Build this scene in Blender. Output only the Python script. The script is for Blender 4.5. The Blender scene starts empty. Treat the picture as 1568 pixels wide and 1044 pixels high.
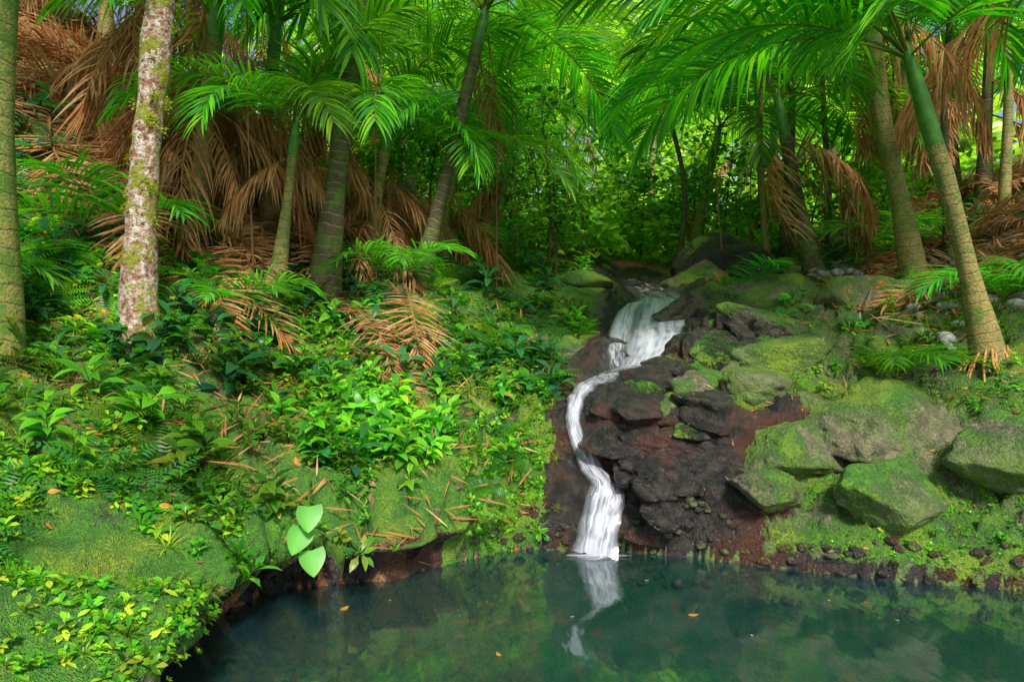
import bpy, math, random, numpy as np
from mathutils import Vector, Matrix, Euler
random.seed(11); rng=np.random.default_rng(11)
scene=bpy.context.scene
# ------------------------------------------------------------------ noise
def h3(ix,iy,iz,seed=0):
    n=(ix.astype(np.int64)*374761393+iy.astype(np.int64)*668265263+iz.astype(np.int64)*2147483647+seed*974634777)&0xffffffff
    n=((n^(n>>13))*1274126177)&0xffffffff
    n=((n^(n>>16))*2246822519)&0xffffffff
    n=n^(n>>15)
    return (n&0xffffff)/float(0x1000000)
def vn(x,y,z=None,seed=0):
    x=np.asarray(x,float);y=np.asarray(y,float);flat=z is None
    z=np.zeros_like(x) if flat else np.asarray(z,float)
    ix=np.floor(x);iy=np.floor(y);iz=np.floor(z)
    fx=x-ix;fy=y-iy;fz=z-iz
    fx=fx*fx*(3-2*fx);fy=fy*fy*(3-2*fy);fz=fz*fz*(3-2*fz)
    r=0
    for a in (0,1):
        for b in (0,1):
            for c in ((0,) if flat else (0,1)):
                w=(fx if a else 1-fx)*(fy if b else 1-fy)*(1. if flat else (fz if c else 1-fz))
                r=r+w*h3(ix+a,iy+b,iz+c,seed)
    return r*2-1
def fbm(x,y,z=None,o=4,seed=0):
    s=0;a=1;f=1;t=0
    for i in range(o):
        s=s+a*vn(np.asarray(x)*f,np.asarray(y)*f,None if z is None else np.asarray(z)*f,seed+i*17);t+=a;a*=.5;f*=2.03
    return s/t
def facet(x,y,cell,seed=0,tilt=.35):
    X=x/cell;Y=y/cell;ix=np.floor(X);iy=np.floor(Y)
    best=np.full(X.shape,9e9);out=np.zeros(X.shape)
    for a in (-1,0,1):
        for b in (-1,0,1):
            cx=ix+a;cy=iy+b;z0=np.zeros_like(cx)
            px=cx+h3(cx,cy,z0,seed);py=cy+h3(cx,cy,z0,seed+1)
            d=(X-px)**2+(Y-py)**2
            v=(h3(cx,cy,z0,seed+2)-.5)+tilt*2*((h3(cx,cy,z0,seed+3)-.5)*(X-px)+(h3(cx,cy,z0,seed+4)-.5)*(Y-py))
            m=d<best;best=np.where(m,d,best);out=np.where(m,v,out)
    return out
def sst(a,b,x):
    t=np.clip((x-a)/(b-a),0,1);return t*t*(3-2*t)
# ------------------------------------------------------------------ terrain definition
CP=np.array([(-1.9,2.4,.46),(-1.85,3.3,.46),(-1.6,3.9,.42),(-2.25,3.6,.62),(-2.7,3.6,.84),(-1.91,4.4,.68),(-1.28,4.8,.50),
(-1.14,5.1,.72),(-.45,5.5,.82),(.2,6.0,1.04),(-2.9,5.2,1.41),(-1.92,6,1.32),(-.85,6.6,1.36),(.12,8,1.80),(-3.1,5.8,1.95),(-4.5,6,2.5),
(-2.04,7.5,2.2),(-.72,9,2.4),(-5.9,9,5.2),(-4.15,10,4.3),(-2.1,12,4.1),(.7,11,2.75),(-3.6,4.4,1.5),(-4.2,3,1.5),
(.58,5.3,.1),(.64,5.6,.56),(.82,6.3,1.22),(1.49,7.2,1.42),(1.75,8.2,1.72),(2.0,9.3,2.15),(2.2,12,2.75),(1.8,16,3.7),
(1.43,5.7,.74),(1.9,6.3,1.18),(2.79,7,1.42),(2.23,5.7,.90),(2.23,5.1,.38),(3.07,5.2,.80),(3.98,5.3,1.12),(3.15,4.7,.36),(4.2,4.5,.6),
(3.77,6.4,1.30),(4.05,9.5,2.4),(4.3,6.3,1.46),(5.3,9,2.45),(6.4,8.5,2.9),(9,12,4.6),(7.1,16,4.2),(3.9,13,3.0),(3.0,8.2,1.95),
(1.5,5.15,.16),(1.1,5.25,.22),(.0,5.45,.55),(-.6,5.0,.46),
(-4,0,1.2),(-3.5,-3,1),(5.2,2,1.2),(5.5,-1,1.2),(1,-6,.8),(-10,10,8.2),(-12,20,10),(-15,3,9),(14,8,6),(15,20,7),(10,0,4),(2,22,4.2),(2,35,5),(-20,40,12),(24,40,9),(0,-25,2),(25,0,8),(-25,-5,9)],float)
def tps_fit(P,lam=.003):
    n=len(P);d=np.hypot(P[:,None,0]-P[None,:,0],P[:,None,1]-P[None,:,1])
    K=np.where(d>0,d*d*np.log(d+1e-9),0)+np.eye(n)*lam
    Q=np.c_[np.ones(n),P[:,:2]]
    A=np.zeros((n+3,n+3));A[:n,:n]=K;A[:n,n:]=Q;A[n:,:n]=Q.T
    return np.linalg.solve(A,np.r_[P[:,2],0,0,0])
W=tps_fit(CP)
def tps(x,y):
    s=W[-3]+W[-2]*x+W[-1]*y
    for i,(px,py,_) in enumerate(CP):
        d2=(x-px)**2+(y-py)**2
        s=s+W[i]*.5*d2*np.log(d2+1e-12)
    return s
POOL=np.array([(-1.78,3.2),(-1.85,3.82),(-1.6,4.3),(-.97,4.56),(-.79,4.55),(-.40,4.95),(.08,5.24),(.38,5.2),(.81,5.15),(1.2,5.08),(1.46,4.98),(2.04,4.7),(2.65,4.5),(3.28,4.37),(4.2,4.0),(4.6,2),(4,-2),(1,-4),(-1.5,-3),(-1.7,0),(-1.6,1.5),(-1.66,2.4)])
def poolsd(x0,y0):
    full=np.full(x0.shape,9.);mm=(np.abs(x0-1.5)<6)&(np.abs(y0-1)<8)
    x=x0[mm];y=y0[mm]
    ins=np.zeros(x.shape,bool);best=np.full(x.shape,1e9)
    n=len(POOL)
    for i in range(n):
        ax,ay=POOL[i];bx,by=POOL[(i+1)%n]
        t=np.clip(((x-ax)*(bx-ax)+(y-ay)*(by-ay))/((bx-ax)**2+(by-ay)**2),0,1)
        best=np.minimum(best,np.hypot(x-ax-t*(bx-ax),y-ay-t*(by-ay)))
        c=((ay>y)!=(by>y))&(x<(bx-ax)*(y-ay)/(by-ay+1e-12)+ax)
        ins^=c
    full[mm]=np.where(ins,-best,best)
    return full
PATH=np.array([(2.15,12,2.72,.30),(2.05,10.4,2.40,.30),(2.02,9.3,2.17,.30),(1.96,8.7,2.04,.34),(1.80,8.2,1.74,.34),(1.74,7.8,1.62,.38),(1.52,7.3,1.36,.34),(1.15,6.8,1.27,.24),(.84,6.3,1.22,.14),(.62,6.0,1.15,.085),(.52,5.82,.945,.06),(.555,5.66,.745,.07),(.637,5.5,.558,.105),(.73,5.38,.42,.13),(.69,5.24,.22,.14),(.62,5.12,-.01,.16)])
def catmull(P,n):
    P=np.asarray(P,float);out=[]
    Q=np.vstack([2*P[0]-P[1],P,2*P[-1]-P[-2]])
    for i in range(1,len(Q)-2):
        for t in np.linspace(0,1,n,endpoint=False):
            a,b,c,d=Q[i-1],Q[i],Q[i+1],Q[i+2]
            out.append(.5*((2*b)+(-a+c)*t+(2*a-5*b+4*c-d)*t*t+(-a+3*b-3*c+d)*t**3))
    out.append(P[-1]);return np.array(out)
PS=catmull(PATH,8)
def pathinfo(x0,y0):
    B_=np.full(x0.shape,9.);Z_=np.zeros(x0.shape);W_=np.full(x0.shape,.2)
    mm=(x0>-2)&(x0<5)&(y0>3.5)&(y0<15);x=x0[mm];y=y0[mm]
    best=np.full(x.shape,1e9);z=np.zeros(x.shape);w=np.ones(x.shape)
    for p in PS:
        d=np.hypot(x-p[0],y-p[1]);m=d<best
        best=np.where(m,d,best);z=np.where(m,p[2],z);w=np.where(m,p[3],w)
    B_[mm]=best;Z_[mm]=z;W_[mm]=w
    return B_,Z_,W_
def height(x,y):
    x=np.asarray(x,float);y=np.asarray(y,float)
    r=np.hypot(x,y-5)
    h=tps(x,y)
    far=6+.06*r+2*fbm(x*.03,y*.03,o=3,seed=5)+np.clip(y,0,60)*.03
    h=h+(far-h)*sst(28,55,r)
    sd=poolsd(x,y);pd,pz,pw=pathinfo(x,y)
    near=1-sst(20,30,r)
    rock=sst(.1,.5,x-.25*(y-5)+.05)*(1-sst(3.6,5,x+0*y))*(1-sst(9.5,11,y))
    keep=sst(0,1.0,pd/(pw*1.8+.09))
    h=h+near*fbm(x*.9,y*.9,o=4,seed=1)*(.22-.12*rock)
    wx=x+.10*fbm(x*3,y*3,o=2,seed=31);wy=y+.10*fbm(x*3,y*3,o=2,seed=32)
    slab=sst(1.6,2.3,x-.4*(y-5)+.5*fbm(x*1.5,y*1.5,o=3,seed=77))*(1-sst(6.2,7,y))
    h=h+rock*keep*(facet(wx,wy,.62,3)*.36*(1-.6*slab)+facet(wx,wy,.22,9)*.16*(1-.5*slab)+facet(wx,wy,.11,15,.6)*.06)
    u=x*.75+y*.66;v=-x*.66+y*.75
    wu=u+.25*fbm(x*2,y*2,seed=3);wv=v+.2*fbm(x*2,y*2,seed=4)
    slab=slab*(1-.85*sst(3.4,4.0,x))
    h=h+slab*sst(0,.6,sd)*(facet(wu*.6,wv*1.3,.62,51,.6)*.38+facet(wu*.8,wv*1.4,.25,57,.6)*.10+fbm(u*.8,v*2.2,o=5,seed=52)*.14)
    lb=(1-rock)*near*(y<9)
    h=h+lb*(facet(wx,wy,.45,13)*.14+fbm(x*5,y*5,o=3,seed=6)*.06)
    wall=np.exp(-((x+.3)/.95)**4)*(y<6.2)*sst(.02,.25,sd)
    h=h+wall*(facet(wx,wy,.28,23,.6)*.26+facet(wx,wy,.12,27,.6)*.07+fbm(x*9,y*9,o=3,seed=26)*.07)*keep
    k=np.exp(-(pd/(pw*1.25+.03))**4)
    h=h*(1-k)+(pz-.05)*k
    h=h+near*(fbm(x*9,y*9,o=3,seed=8)*.03)*(1-k)
    bot=-.12-1.2*(1-np.exp(-np.clip(-sd,0,9)/.9))
    bot=bot+1.0*np.exp(-((x+.75)**2/.9+(y-3.0)**2/.7))+.3*np.exp(-((x-.6)**2/2.5+(y-2.9)**2/.5))+.06*fbm(x*4,y*4,o=3,seed=21)
    bot=np.minimum(bot,-.06)
    e=.08+.02*fbm(x*6,y*6,seed=4)
    w=sst(-.03,e,sd+.06*fbm(x*5,y*5,o=2,seed=44))
    h=np.where(sd>-.2,np.maximum(h,.02+.0*h),h)
    return np.where(sd>.35,h,bot*(1-w)+h*w)
def surf(x,y):
    x=np.asarray(x,float);y=np.asarray(y,float)
    z=height(x,y);sd=poolsd(x,y)
    e=.02
    gx=(poolsd(x+e,y)-poolsd(x-e,y))/(2*e);gy=(poolsd(x,y+e)-poolsd(x,y-e))/(2*e)
    left=1-sst(-.9,.2,x)
    a=.45*left*sst(.14,.32,z)*np.exp(-np.clip(sd,0,9)/.5)*(sd>-.3)*(y>1.5)
    return np.stack([x-gx*a,y-gy*a,z],-1)
def normal(x,y,e=.06):
    dx=(height(x+e,y)-height(x-e,y))/(2*e);dy=(height(x,y+e)-height(x,y-e))/(2*e)
    n=np.stack([-dx,-dy,np.ones_like(dx)],-1);return n/np.linalg.norm(n,axis=-1,keepdims=True)
# ------------------------------------------------------------------ mesh helpers
def mesh(name,V,F,col=None,uv=None,mat=None,smooth=True,zone=None):
    V=np.asarray(V,np.float32);F=np.asarray(F,np.int32)
    me=bpy.data.meshes.new(name);k=F.shape[1];m=len(F)
    me.vertices.add(len(V));me.vertices.foreach_set('co',V.ravel())
    me.loops.add(m*k);me.loops.foreach_set('vertex_index',F.ravel())
    me.polygons.add(m);me.polygons.foreach_set('loop_start',np.arange(0,m*k,k,dtype=np.int32))
    try: me.polygons.foreach_set('loop_total',np.full(m,k,np.int32))
    except Exception: pass
    me.polygons.foreach_set('use_smooth',np.full(m,smooth,bool))
    for nm,c in (('Col',col),('zone',zone)):
        if c is not None:
            a=me.attributes.new(nm,'FLOAT_COLOR','POINT')
            a.data.foreach_set('color',np.c_[c,np.ones(len(V))].astype(np.float32).ravel())
    if uv is not None:
        u=me.uv_layers.new(name='UVMap');u.data.foreach_set('uv',np.asarray(uv,np.float32)[F.ravel()].ravel())
    me.update(calc_edges=True)
    if mat: me.materials.append(mat)
    return me
def obj(name,me,parent=None,loc=None,rot=None,scale=None):
    o=bpy.data.objects.new(name,me);scene.collection.objects.link(o)
    if parent: o.parent=parent
    if loc is not None:o.location=loc
    if rot is not None:o.rotation_euler=rot
    if scale is not None:o.scale=(scale,)*3 if np.isscalar(scale) else scale
    return o
class Batch:
    def __init__(s):s.V=[];s.F=[];s.C=[];s.n=0
    def add(s,V,F,C):
        V=np.asarray(V,float).reshape(-1,3);s.V.append(V);s.F.append(np.asarray(F)+s.n)
        C=np.asarray(C,float)
        if C.ndim==1:C=np.tile(C,(len(V),1))
        s.C.append(C);s.n+=len(V)
    def inst(s,T,R,pos,sc,tint):
        tv,tf,tc=T;n=len(pos);m=len(tv)
        V=np.einsum('nij,mj->nmi',R*np.asarray(sc).reshape(-1,1,1),tv)+pos[:,None,:]
        F=(tf[None]+(np.arange(n)*m)[:,None,None]).reshape(-1,tf.shape[1])
        C=(tc[None]*tint[:,None,:]).reshape(-1,3)
        s.add(V.reshape(-1,3),F,C)
    def arr(s):return np.vstack(s.V),np.vstack(s.F),np.vstack(s.C)
    def obj(s,name,mat,**k):
        V,F,C=s.arr();return obj(name,mesh(name,V,F,C,mat=mat,**k))
def frames(up,yaw):
    up=up/np.linalg.norm(up,axis=-1,keepdims=True)
    a=np.stack([np.cos(yaw),np.sin(yaw),np.zeros_like(yaw)],-1)
    a=a-up*(a*up).sum(-1,keepdims=True);a/=np.linalg.norm(a,axis=-1,keepdims=True)
    b=np.cross(up,a);return np.stack([a,b,up],-1)
def nrm(v):
    v=np.asarray(v,float);return v/(np.linalg.norm(v)+1e-9)
def blade(B,p,d,L,Wd,seg=4,droop=.5,prof='leaf',fold=.15,side=None,c0=(.08,.2,.02),c1=None,pet=0):
    p=np.array(p,float);d=nrm(d);V=[];C=[];c0=np.array(c0);c1=c0 if c1 is None else np.array(c1)
    for i in range(seg+1):
        t=i/seg
        if prof=='leaf':
            w=0.02 if t<pet else math.sin(math.pi*min(1,((t-pet)/(1-pet))*.97+.03)**.75)
        elif prof=='heart':
            w=math.sin(math.pi*min(1,.16+.84*t)**.62)**.75 if t<1 else 0
        else: w=min(1,t*5+.25)*(1-t**2.5)
        w=max(w,.015)*Wd/2
        sd=nrm(np.cross(d,(0,0,1)) if side is None else np.array(side)-d*np.dot(side,d))
        nn=np.cross(sd,d)
        V+= [p-sd*w+nn*w*fold,p,p+sd*w+nn*w*fold]
        if prof=='heart' and i==0: V[-3]=V[-3]-d*L*.10;V[-1]=V[-1]-d*L*.10
        cc=c0*(1-t)+c1*t;C+=[cc,cc*(.8 if prof!='heart' else 1.35),cc]
        p=p+d*L/seg;d=nrm(d+np.array([0,0,-droop/seg]))
    F=[]
    for i in range(seg):
        a=i*3;F+=[(a,a+1,a+4,a+3),(a+1,a+2,a+5,a+4)]
    B.add(V,F,np.array(C))
def tube(P,nsub=6,nseg=14,noise_=.0,seed=0,flat=1):
    S=catmull(P,nsub);V=[];UV=[];L=0
    for i,s in enumerate(S):
        if i:L+=np.linalg.norm(S[i,:3]-S[i-1,:3])
        d=nrm(S[min(i+1,len(S)-1),:3]-S[max(i-1,0),:3])
        a=nrm(np.cross(d,(0.05,1,.1)));b=np.cross(d,a)
        for j in range(nseg+1):
            th=2*math.pi*(j%nseg)/nseg
            V.append(s[:3]+(a*math.cos(th)+b*math.sin(th))*s[3]);UV.append((j/nseg,L))
    V=np.array(V);m=nseg+1
    if noise_:
        c=np.repeat(S[:,:3],m,0);k=1+noise_*fbm(V[:,0]*6,V[:,1]*6,V[:,2]*4,o=3,seed=seed)
        V=c+(V-c)*k[:,None]
    F=[(i*m+j,i*m+j+1,(i+1)*m+j+1,(i+1)*m+j) for i in range(len(S)-1) for j in range(nseg)]
    return V,np.array(F),np.array(UV)
# ------------------------------------------------------------------ materials
class NT:
    def __init__(s,name):
        s.m=bpy.data.materials.new(name);s.m.use_nodes=True;s.t=s.m.node_tree;s.t.nodes.clear()
        s.out=s.t.nodes.new('ShaderNodeOutputMaterial')
    def a(s,ty,ins=None,o=0,**pr):
        n=s.t.nodes.new('ShaderNode'+ty)
        for k,v in pr.items():setattr(n,k,v)
        for k,v in (ins or {}).items():
            so=n.inputs[k]
            if isinstance(v,bpy.types.NodeSocket):s.t.links.new(v,so)
            else:
                if so.type=='RGBA' and len(v)==3:v=(*v,1)
                so.default_value=v
        return n.outputs[o]
    def noise(s,vec,sc,det=4,rough=.55,o=0):return s.a('TexNoise',{'Vector':vec,'Scale':sc,'Detail':det,'Roughness':rough},o)
    def mr(s,v,a,b,c=0.,d=1.):return s.a('MapRange',{'Value':v,'From Min':a,'From Max':b,'To Min':c,'To Max':d})
    def mix(s,f,a,b,bt='MIX'):return s.a('MixRGB',{'Fac':f,'Color1':a,'Color2':b},blend_type=bt)
    def math(s,op,a,b=0.):return s.a('Math',{0:a,1:b},operation=op)
    def fin(s,sh):s.t.links.new(sh,s.out.inputs['Surface']);return s.m
def ground_mat():
    n=NT('forest_floor');co=n.a('TexCoord',o=3)
    z=n.a('Attribute',attribute_name='zone');sp=n.t.nodes.new('ShaderNodeSeparateColor');n.t.links.new(z,sp.inputs[0])
    wet,moss,lit=sp.outputs
    n1=n.noise(co,2.2,3);n2=n.noise(co,9,4,.65);n3=n.noise(co,45,3,.7);n4=n.noise(co,150,1,.7)
    rock=n.mix(n.mr(n2,.35,.65),(.06,.052,.026),(.28,.26,.14));rock=n.mix(n.mr(n3,.45,.7),rock,(.11,.09,.045))
    rock=n.mix(n.mr(n1,.38,.56),rock,n.mix(n3,(.06,.13,.015),(.18,.27,.045)))
    soil=n.mix(n.mr(n3,.35,.65),(.12,.05,.02),(.48,.22,.08));soil=n.mix(n.mr(n2,.45,.62),soil,(.55,.18,.05))
    mc=n.mix(n.mr(n2,.3,.7),(.05,.24,.008),(.20,.56,.018));mc=n.mix(n.mr(n1,.50,.66),mc,(.38,.54,.02));mc=n.mix(n.mr(n4,.4,.65,0,.6),mc,(.02,.09,.005));mc=n.mix(n.mr(n3,.55,.40,0,.5),mc,(.03,.12,.006))
    wr=n.mix(n.mr(n2,.4,.65),(.009,.008,.008),(.052,.042,.035));wr=n.mix(n.mr(n1,.50,.62,0,.8),wr,(.085,.028,.016))
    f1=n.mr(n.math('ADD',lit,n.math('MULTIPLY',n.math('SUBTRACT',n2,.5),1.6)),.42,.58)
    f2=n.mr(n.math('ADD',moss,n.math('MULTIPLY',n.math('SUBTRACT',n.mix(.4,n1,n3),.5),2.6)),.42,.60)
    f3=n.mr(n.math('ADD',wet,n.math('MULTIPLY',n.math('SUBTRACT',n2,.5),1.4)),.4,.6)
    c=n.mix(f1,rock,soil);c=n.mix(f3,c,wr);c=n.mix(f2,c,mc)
    hb=n.math('ADD',n.math('MULTIPLY',n2,.6),n.math('ADD',n.math('MULTIPLY',n3,.42),n.math('MULTIPLY',n.math('MULTIPLY',n4,f2),.4)))
    b=n.a('Bump',{'Strength':1.,'Distance':.09,'Height':hb})
    wetm=n.math('MULTIPLY',f3,n.math('SUBTRACT',1.,f2))
    r=n.mr(wetm,0,1,.8,.12)
    return n.fin(n.a('BsdfPrincipled',{'Base Color':c,'Roughness':r,'Normal':b,'Specular IOR Level':.75}))
def leaf_mat(name,trans=.45,rough=.38,spec=.5,var=.12):
    n=NT(name);c=n.a('Attribute',attribute_name='Col')
    rn=n.a('ObjectInfo',o=5)
    hs=n.a('HueSaturation',{'Hue':n.mr(rn,0,1,.5-.03*var/.12,.5+.02*var/.12),'Saturation':1.,'Value':n.mr(rn,0,1,1-var*2,1+var*2.5),'Color':c,'Fac':1.}) if var else c
    tc=n.mix(1.,hs,(1.8,1.8,.5),'MULTIPLY')
    p=n.a('BsdfPrincipled',{'Base Color':hs,'Roughness':rough,'Specular IOR Level':spec})
    t=n.a('BsdfTranslucent',{'Color':tc})
    return n.fin(n.a('MixShader',{0:trans,1:p,2:t}))
def dead_mat():
    n=NT('dead_frond');c=n.a('Attribute',attribute_name='Col');rn=n.a('ObjectInfo',o=5);co=n.a('TexCoord',o=3)
    c=n.mix(n.mr(rn,0,1,0,.4),c,(.56,.36,.19));c=n.mix(n.mr(n.noise(co,12,2),.4,.7,0,.6),c,(.32,.13,.05))
    p=n.a('BsdfDiffuse',{'Color':c});t=n.a('BsdfTranslucent',{'Color':c})
    return n.fin(n.a('MixShader',{0:.3,1:p,2:t}))
def palmbark(name,a,b,ring,mossf=.5):
    n=NT(name);co=n.a('TexCoord',o=3);uv=n.a('TexCoord',o=2)
    sx=n.t.nodes.new('ShaderNodeSeparateXYZ');n.t.links.new(uv,sx.inputs[0]);v=sx.outputs[1]
    nz=n.noise(co,5,4);fine=n.noise(co,50,4,.7)
    w=n.math('FRACT',n.math('MULTIPLY',n.math('ADD',v,n.math('MULTIPLY',nz,.12)),ring))
    r=n.mr(w,.0,.12,0,1);r2=n.mr(w,.84,1.,0,1)
    c=n.mix(n.mr(nz,.35,.65),a,b);c=n.mix(n.mr(fine,.42,.66,0,.75),c,(.08,.06,.03))
    c=n.mix(n.math('MULTIPLY',n.math('SUBTRACT',1.,r),.6),c,(.06,.045,.02));c=n.mix(n.math('MULTIPLY',r2,.45),c,(.50,.42,.18))
    c=n.mix(n.mr(n.noise(co,7,5,.7),.62-.25*mossf,.72-.25*mossf,0,.85),c,(.09,.19,.015))
    b_=n.a('Bump',{'Strength':.6,'Distance':.025,'Height':n.math('ADD',n.math('MULTIPLY',r,.4),fine)})
    return n.fin(n.a('BsdfPrincipled',{'Base Color':c,'Roughness':.7,'Normal':b_}))
def bark_mottled():
    n=NT('mottled_bark');co=n.a('TexCoord',o=3)
    a=n.noise(co,9,6,.7);b=n.noise(co,22,5,.7);m=n.noise(co,5,6,.7)
    c=n.mix(n.mr(a,.42,.58),(.36,.15,.07),(.66,.48,.37));c=n.mix(n.mr(b,.52,.60),c,(.82,.76,.68));c=n.mix(n.mr(b,.45,.38),c,(.10,.055,.03))
    c=n.mix(n.mr(m,.50,.56),c,n.mix(b,(.16,.22,.01),(.46,.42,.04)))
    bp=n.a('Bump',{'Strength':1.,'Distance':.05,'Height':n.math('ADD',a,b)})
    return n.fin(n.a('BsdfPrincipled',{'Base Color':c,'Roughness':.8,'Normal':bp}))
def simple(name,c1,c2,sc=20,rough=.6,bump=.5):
    n=NT(name);co=n.a('TexCoord',o=3);a=n.noise(co,sc,5,.65)
    bp=n.a('Bump',{'Strength':bump,'Distance':.02,'Height':a})
    return n.fin(n.a('BsdfPrincipled',{'Base Color':n.mix(n.mr(a,.35,.65),c1,c2),'Roughness':rough,'Normal':bp}))
def water_mat():
    n=NT('pool_water_surface');co=n.a('TexCoord',o=3)
    mp=n.a('Mapping',{'Vector':co,'Scale':(1.,.45,1.)})
    h=n.noise(mp,5,3,.5);bp=n.a('Bump',{'Strength':.10,'Distance':.05,'Height':h})
    fr=n.a('Fresnel',{'IOR':1.33,'Normal':bp})
    g=n.a('BsdfGlossy',{'Roughness':.07,'Normal':bp,'Color':(.92,.96,1.)});t=n.a('BsdfTransparent',{'Color':(.50,.80,.68)})
    dd=n.a('BsdfDiffuse',{'Color':(.010,.085,.10)});t=n.a('MixShader',{0:.28,1:t,2:dd})
    return n.fin(n.a('MixShader',{0:n.math('MULTIPLY',fr,2.5),1:t,2:g}))
def fall_mat():
    n=NT('white_water');uv=n.a('TexCoord',o=2)
    sx=n.t.nodes.new('ShaderNodeSeparateXYZ');n.t.links.new(uv,sx.inputs[0])
    mp=n.a('Mapping',{'Vector':uv,'Scale':(9.,1.0,1.)});s=n.noise(mp,1.6,4,.6)
    mp2=n.a('Mapping',{'Vector':uv,'Scale':(2.8,3.4,1.)});s2=n.noise(mp2,1.7,4,.65)
    u=sx.outputs[0];e=n.math('MULTIPLY',n.math('MULTIPLY',u,n.math('SUBTRACT',1.,u)),4.)
    att=n.a('Attribute',attribute_name='Col',o=2)
    f=n.math('ADD',n.math('ADD',n.math('MULTIPLY',s,.55),n.math('MULTIPLY',s2,.85)),n.math('MULTIPLY',n.math('SUBTRACT',att,1.),.40))
    f=n.math('MULTIPLY',n.mr(f,.54,.90,0,.95),n.mr(e,0.,.75))
    c=n.mix(n.mr(s,.32,.6),(.44,.48,.62),(.86,.86,.93))
    d=n.a('BsdfPrincipled',{'Base Color':c,'Roughness':.35});tl=n.a('BsdfTranslucent',{'Color':c});d=n.a('MixShader',{0:.3,1:d,2:tl})
    g=n.a('BsdfGlossy',{'Roughness':.12});t=n.a('BsdfTransparent',{});cl=n.a('MixShader',{0:.12,1:t,2:g})
    return n.fin(n.a('MixShader',{0:f,1:cl,2:d}))
M_ground=ground_mat();M_leaf=leaf_mat('palm_leaf');M_plant=leaf_mat('plant_leaf',trans=.38,rough=.35,spec=.4,var=0)
M_dead=dead_mat();M_water=water_mat();M_fall=fall_mat();M_mott=bark_mottled()
M_bark=palmbark('palm_bark',(.46,.33,.09),(.28,.27,.08),11,.4)
M_barkd=palmbark('dark_palm_bark',(.075,.055,.025),(.14,.10,.05),9,.55)
M_barkg=palmbark('green_palm_bark',(.24,.32,.04),(.36,.32,.07),8,.6)
M_shaft=simple('crownshaft',(.04,.15,.02),(.10,.28,.03),12,.4,.1)
M_root=simple('palm_roots',(.46,.18,.05),(.66,.34,.10),30)
# ------------------------------------------------------------------ ground
def axis(a,b,lo,hi,st,gr=1.12,mx=12):
    v=list(np.arange(a,b,st));s=st;x=v[-1]
    while x<hi:
        s=min(s*gr,mx);x+=s;v.append(x)
    s=st;x=a;pre=[]
    while x>lo:
        s=min(s*gr,mx);x-=s;pre.append(x)
    return np.array(pre[::-1]+v)
xs=axis(-3.4,4.6,-260,260,.027);ys=axis(2.6,7.4,-200,320,.027,1.05)
X,Y=np.meshgrid(xs,ys);nx,ny=len(xs),len(ys)
x=X.ravel();y=Y.ravel();V=surf(x,y)
idx=np.arange(nx*ny).reshape(ny,nx)
F=np.stack([idx[:-1,:-1],idx[:-1,1:],idx[1:,1:],idx[1:,:-1]],-1).reshape(-1,4)
def zones(x,y):
    z=height(x,y);pd,pz,pw=pathinfo(x,y);sd=poolsd(x,y)
    wet=1-sst(.15,.75,pd-pw);wb=x+.8*fbm(x*1.3,y*1.3,o=4,seed=61)
    wet=np.maximum(wet,sst(.15,.75,x-.1*(y-5)+.5*fbm(x*2.2,y*2.2+z*2,o=4,seed=63))*(1-sst(1.4,2.2,wb-.45*(y-5)))*(1-sst(6.8,7.6,y)))
    wet=np.maximum(wet,(1-sst(.06,.16,z))*.9)
    wet=np.maximum(wet,(1-sst(.20,.34,z))*(x<-.5)*(sd<.3)*.95)  # darkens the undercut face below the lip: painted shade over wet soil
    wet=wet*(z>-.03)
    nn=normal(x,y)
    moss=.54+.28*fbm(x*1.2,y*1.2,seed=3)
    moss=np.where(x<.3,moss+.25*(nn[:,2]-.5),moss)
    lip=(x<-.5)*(z>.28)*np.exp(-(np.clip(sd,0,9)/.6)**2);moss=moss+.45*lip
    moss=np.where((x<-.5)&(z<.28)&(sd<.3),.1,moss)
    moss=moss+.42*np.exp(-(((x+.05)/.7)**2+((y-5.45)/.5)**2))+.35*np.exp(-(((x-.6)/.9)**2+((y-9)/1.4)**2))
    rb=sst(1.6,2.2,wb-.3*(y-5))*(1-sst(6.2,7.0,y))
    moss=moss+rb*(.28*(1-sst(.25,.62,z))-.06)-.65*wet*(x>.3+.3*fbm(x*3,y*3,seed=64))
    moss=moss+.6*np.exp(-(((x-1.18)/.13)**2+((y-5.75)/.16)**2))+.5*np.exp(-(((x-1.55)/.16)**2+((y-5.6)/.3)**2))
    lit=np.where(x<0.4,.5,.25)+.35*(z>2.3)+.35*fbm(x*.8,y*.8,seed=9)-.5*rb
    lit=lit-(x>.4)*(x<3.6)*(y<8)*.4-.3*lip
    sub=z<-.03
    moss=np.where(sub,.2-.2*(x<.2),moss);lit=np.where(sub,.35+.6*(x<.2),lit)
    return np.clip(np.stack([wet,moss,lit],-1),0,1)
g=obj('forest_ground',mesh('forest_ground',V,F,mat=M_ground,zone=zones(x,y)))
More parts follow.
